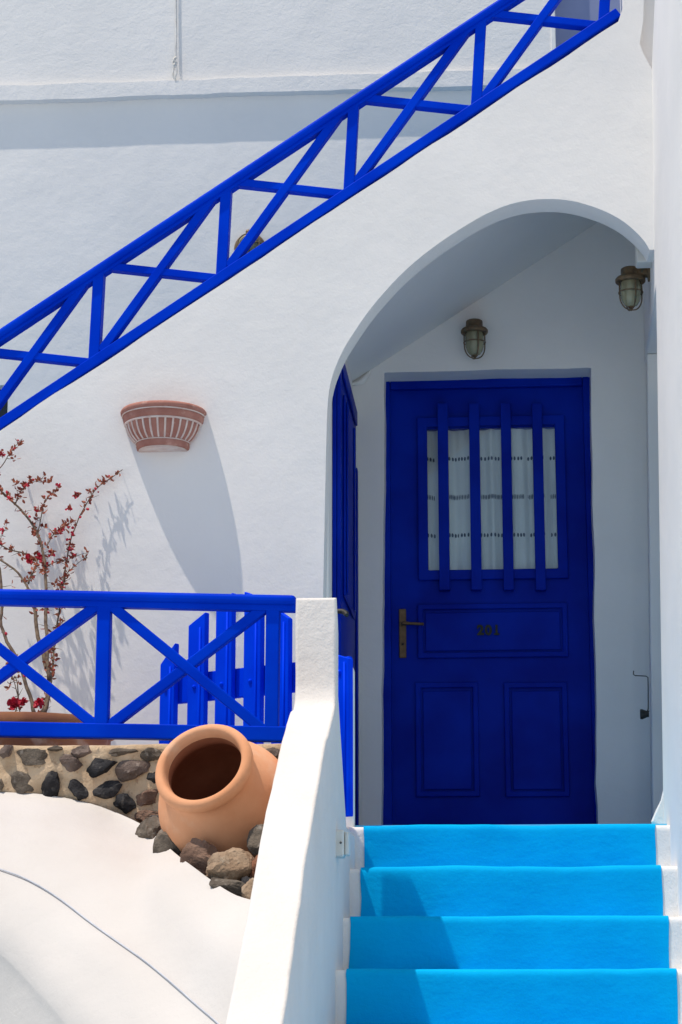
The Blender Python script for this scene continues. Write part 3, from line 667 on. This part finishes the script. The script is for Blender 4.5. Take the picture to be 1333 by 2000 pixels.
# hook of the side wall
yh = 8.62; hook = thing('door_hook', 'thin bent metal hook on the right porch wall', 'hook', P(1266, 1393, yh))
tube('rod', [P(1238, 1310, yh), P(1237.5, 1317, yh), P(1241, 1319.5, yh), P(1262, 1320.5, yh), P(1266, 1323, yh), P(1266.5, 1345, yh), P(1266.5, 1385, yh), P(1264, 1391, yh)], .0022, M_iron, hook, n=8)
kq = Matrix.Translation(P(1251, 1395, yh)) @ Matrix.Rotation(R(90), 4, 'Y')
lathe('knob', [(.001, 0), (.021, 0), (.022, .008), (.013, .030), (.013, .036), (.001, .036)], M_iron, hook, 18, kq, sharp=50)
tube('plate', [P(1252, 1388, yh), P(1262, 1390, yh), P(1268, 1389, yh+.012)], .003, M_iron, hook, n=8)
# cord on the upper wall
yc = YT-.012
cord = thing('cord', 'pale cord hanging down the upper wall ending in a knot', 'cord', P(342, 168, yc))
tube('line', spline([P(345, -260, yc), P(344, -60, yc), P(344.5, 60, yc), P(343, 118, yc-.004)], 20), .0042, M_cord, cord, n=6)
tube('loop', spline([P(343, 114, yc-.012), P(338, 120, yc-.016), P(340, 132, yc-.014), P(338, 146, yc-.014), P(342, 156, yc-.01), P(345, 162, yc-.004)], 16), .0045, M_cord, cord, n=6)
tube('knot', spline([P(345, 112, yc-.014), P(340, 117, yc-.022), P(345, 123, yc-.016), P(340, 127, yc-.02), P(344, 131, yc-.014)], 16), .0065, M_cord, cord, n=6)
tube('tail', spline([P(344, 126, yc-.018), P(346, 140, yc-.02), P(343, 152, yc-.018), P(344, 165, yc-.012)], 12), .004, M_cord, cord, n=6)

# ------------------------------------------------------------------ potted thorny shrub
YPot = 6.86
pc = P(48, 1400, YPot); rp = P(228, 1400, YPot).x-pc.x
pot = thing('flower_pot', 'wide weathered terracotta pot behind the blue railing', 'pot', (pc.x, YPot, .47))
zt_ = P(48, 1389, YPot-rp).z
PM = Matrix.Translation((pc.x, YPot, .47)); hz = zt_-.47
lathe('body', [(.001, .001), (rp*.66, .001), (rp*.80, hz*.3), (rp*.92, hz*.68), (rp*.93, hz*.86), (rp*.985, hz*.87), (rp, hz*.90), (rp, hz*.97), (rp*.985, hz), (rp*.93, hz), (rp*.90, hz*.95), (rp*.88, hz*.86)], M_terra_d, pot, 56, PM, sharp=50)
lathe('earth', [(.001, hz*.87), (rp*.88, hz*.855)], M_soil, pot, 40, PM)
shrub = thing('thorny_shrub', 'bare thorny shrub with small red leaves against the white wall', 'shrub', (pc.x, YPot, zt_-.03))
BR = []   # (pixel polyline with depth, r0, r1)
def br(pts, r0, r1, n_=18, jig=.006):
    q = spline([P(a_, b_, 7.0+(c_-7.0)*(1.75 if c_ > 7.0 else 1) if c_ < 7.2 else min(7.425, 7.35+(c_-7.2)*.38)) for a_, b_, c_ in pts], n_)
    for i in range(1, n_-1): q[i] += Vector((noise.noise(q[i]*17), noise.noise(q[i]*17+Vector((5, 0, 0))), noise.noise(q[i]*17+Vector((0, 9, 0)))))*jig
    BR.append((q, r0*.72, r1*.8)); return q
main = [
 br([(85, 1395, 6.92), (98, 1335, 7.00), (88, 1295, 7.04), (75, 1240, 7.08), (68, 1190, 7.11), (55, 1150, 7.13)], .0125, .008),
 br([(96, 1330, 7.0), (92, 1260, 7.05), (90, 1190, 7.10), (90, 1140, 7.14), (86, 1085, 7.17), (75, 1045, 7.20), (50, 1005, 7.23), (20, 975, 7.26), (-10, 950, 7.28)], .010, .004, 26),
 br([(80, 1395, 6.93), (100, 1330, 7.05), (108, 1260, 7.12), (116, 1180, 7.18), (128, 1110, 7.24), (142, 1045, 7.29), (160, 1000, 7.33), (190, 955, 7.37), (240, 917, 7.40)], .006, .0018, 30),
 br([(68, 1395, 6.90), (55, 1345, 6.95), (35, 1290, 7.0), (5, 1230, 7.05), (4, 1180, 7.08), (2, 1125, 7.1), (-15, 1070, 7.12)], .010, .006, 24),
 br([(56, 1150, 7.13), (50, 1140, 7.14), (25, 1108, 7.17), (-5, 1090, 7.19), (-30, 1085, 7.2)], .0065, .004),
 br([(56, 1140, 7.14), (68, 1112, 7.17), (72, 1095, 7.19), (60, 1085, 7.2), (25, 1075, 7.22), (-10, 1060, 7.24)], .005, .003),
 br([(75, 1045, 7.2), (80, 1010, 7.24), (92, 975, 7.28), (118, 948, 7.32)], .0035, .0012),
 br([(30, 985, 7.25), (40, 960, 7.28), (60, 945, 7.30), (84, 934, 7.33)], .0032, .001),
 br([(92, 1065, 7.18), (108, 1040, 7.22), (125, 1025, 7.26), (142, 1018, 7.30)], .003, .001),
 br([(86, 1105, 7.15), (108, 1100, 7.2), (140, 1090, 7.25), (172, 1080, 7.30)], .0032, .001),
 br([(122, 1140, 7.21), (135, 1115, 7.25), (158, 1098, 7.29), (172, 1090, 7.32)], .003, .001),
 br([(-20, 930, 7.2), (2, 915, 7.24), (20, 885, 7.28), (45, 857, 7.32)], .004, .001),
 br([(30, 1395, 6.9), (36, 1340, 6.97), (28, 1320, 7.0)], .004, .002),
 br([(40, 1395, 6.9), (28, 1330, 6.95), (22, 1310, 6.98)], .003, .0015),
 br([(0, 1060, 7.12), (8, 1040, 7.16), (15, 1022, 7.2)], .002, .0008),
]
V, Fc = [], []
for q_, r0_, r1_ in BR:
    v_, f_ = tubemesh(q_, [r0_+(r1_-r0_)*i/(len(q_)-1) for i in range(len(q_))], 7); s = len(V); V += v_; Fc += [tuple(i+s for i in f) for f in f_]
mesh('trunk', V, Fc, M_bark, shrub, smooth=True)
rnd = random.Random(5); TV, TF, LV, LF, FV, FF = [], [], [], [], [], []
def leaf(VV, FFs, p, d, w_, L_):
    d = d.normalized(); s_v = d.cross(Vector((rnd.uniform(-1, 1), rnd.uniform(-1, 1), rnd.uniform(-1, 1)))).normalized()*w_; up = d.cross(s_v).normalized()*w_*.4
    s = len(VV); VV += [p, p+d*L_*.35+s_v+up, p+d*L_*.75+s_v*.7+up, p+d*L_, p+d*L_*.75-s_v*.7+up, p+d*L_*.35-s_v+up, p+d*L_*.5]
    for a, b in ((0, 1), (1, 2), (2, 3), (3, 4), (4, 5), (5, 0)): FFs.append((s+a, s+b, s+6))
def rv(): return Vector((rnd.gauss(0, 1), rnd.gauss(0, .8), rnd.gauss(0, 1))).normalized()
def bud(p, r_):
    v_, f_ = lathev([(.0002, -r_*1.3), (r_*.7, -r_*.7), (r_, 0), (r_*.75, r_*.8), (.0002, r_*1.3)], 6, Matrix.Translation(p) @ rv().to_track_quat('Z', 'Y').to_matrix().to_4x4()); s = len(FV); FV.extend(v_); FF.extend(tuple(i+s for i in f) for f in f_)
def cluster(p, n_, sz_):
    for _ in range(n_): leaf(LV, LF, p+rv()*.006, rv()+Vector((0, 0, .5)), sz_*rnd.uniform(.22, .34), sz_*rnd.uniform(.7, 1.3))
dens = [.12, .55, 1.0, .12, .3, .5, .85, .9, .9, .6, .7, .9, .5, .5, .3]
for (q_, r0_, r1_), dn in zip(BR, dens):
    for i in range(len(q_)-1):
        seg = q_[i+1]-q_[i]; m_ = max(1, int(seg.length/.011))
        for k in range(m_):
            p = q_[i]+seg*((k+rnd.random())/m_); hi = max(0, min(1, (p.z-1.0)/.35))
            if rnd.random() < .30:                                 # thorns and short twigs
                L_ = rnd.uniform(.012, .04); d = (seg.normalized()*.5+rv()).normalized(); v_, f_ = tubemesh([p, p+d*L_*.5, p+d*L_], [.0014, .001, .0004], 4); s = len(TV); TV += v_; TF += [tuple(j+s for j in f) for f in f_]
                if rnd.random() < dn*.9: cluster(p+d*L_, rnd.randint(2, 4), .018)
            if rnd.random() < dn*(.14+.42*hi): cluster(p, rnd.randint(2, 5), .019)
            if rnd.random() < dn*(.05+.16*hi):
                d = rv(); bud(p+d*.014, rnd.uniform(.0038, .0062))
            if rnd.random() < dn*.045*hi:
                c_ = p+rv()*.012
                for _ in range(7): leaf(FV, FF, c_, rv(), .0055, .013)
for x_, y_, Y_, s__ in ((57, 1092, 7.17, .02), (76, 1090, 7.17, .018), (101, 1082, 7.2, .014), (20, 972, 7.25, .012), (150, 968, 7.33, .014), (118, 1038, 7.25, .012), (72, 995, 7.26, .012), (135, 993, 7.33, .011), (3, 885, 7.28, .014)):
    for _ in range(12): leaf(FV, FF, P(x_, y_, 7.35)+rv()*.006, rv(), s__*.45, s__)
    cluster(P(x_, y_, 7.35), 8, .018)
for x_, y_ in ((20, 887), (38, 868), (60, 938), (30, 945), (100, 940), (63, 1095), (70, 1085), (85, 1030), (70, 1035), (45, 1085), (20, 1075)): cluster(P(x_, y_, 7.37), 8, .020)
mesh('twigs', TV, TF, M_twig, shrub)['kind'] = 'stuff'
mesh('leaves', LV, LF, M_leaf, shrub)['kind'] = 'stuff'
mesh('buds', FV, FF, M_petal, shrub)['kind'] = 'stuff'
for x_, y_, Y_, s__ in ((28, 1376, 6.62, .020), (46, 1372, 6.64, .013), (77, 1374, 6.64, .016)):
    V, Fc = [], []
    for _ in range(26): leaf(V, Fc, P(x_, y_, Y_)+rv()*s__*.4, rv()+Vector((0, 0, .3)), s__*.55, s__*1.1)
    mesh('blossom', V, Fc, M_petal, shrub)
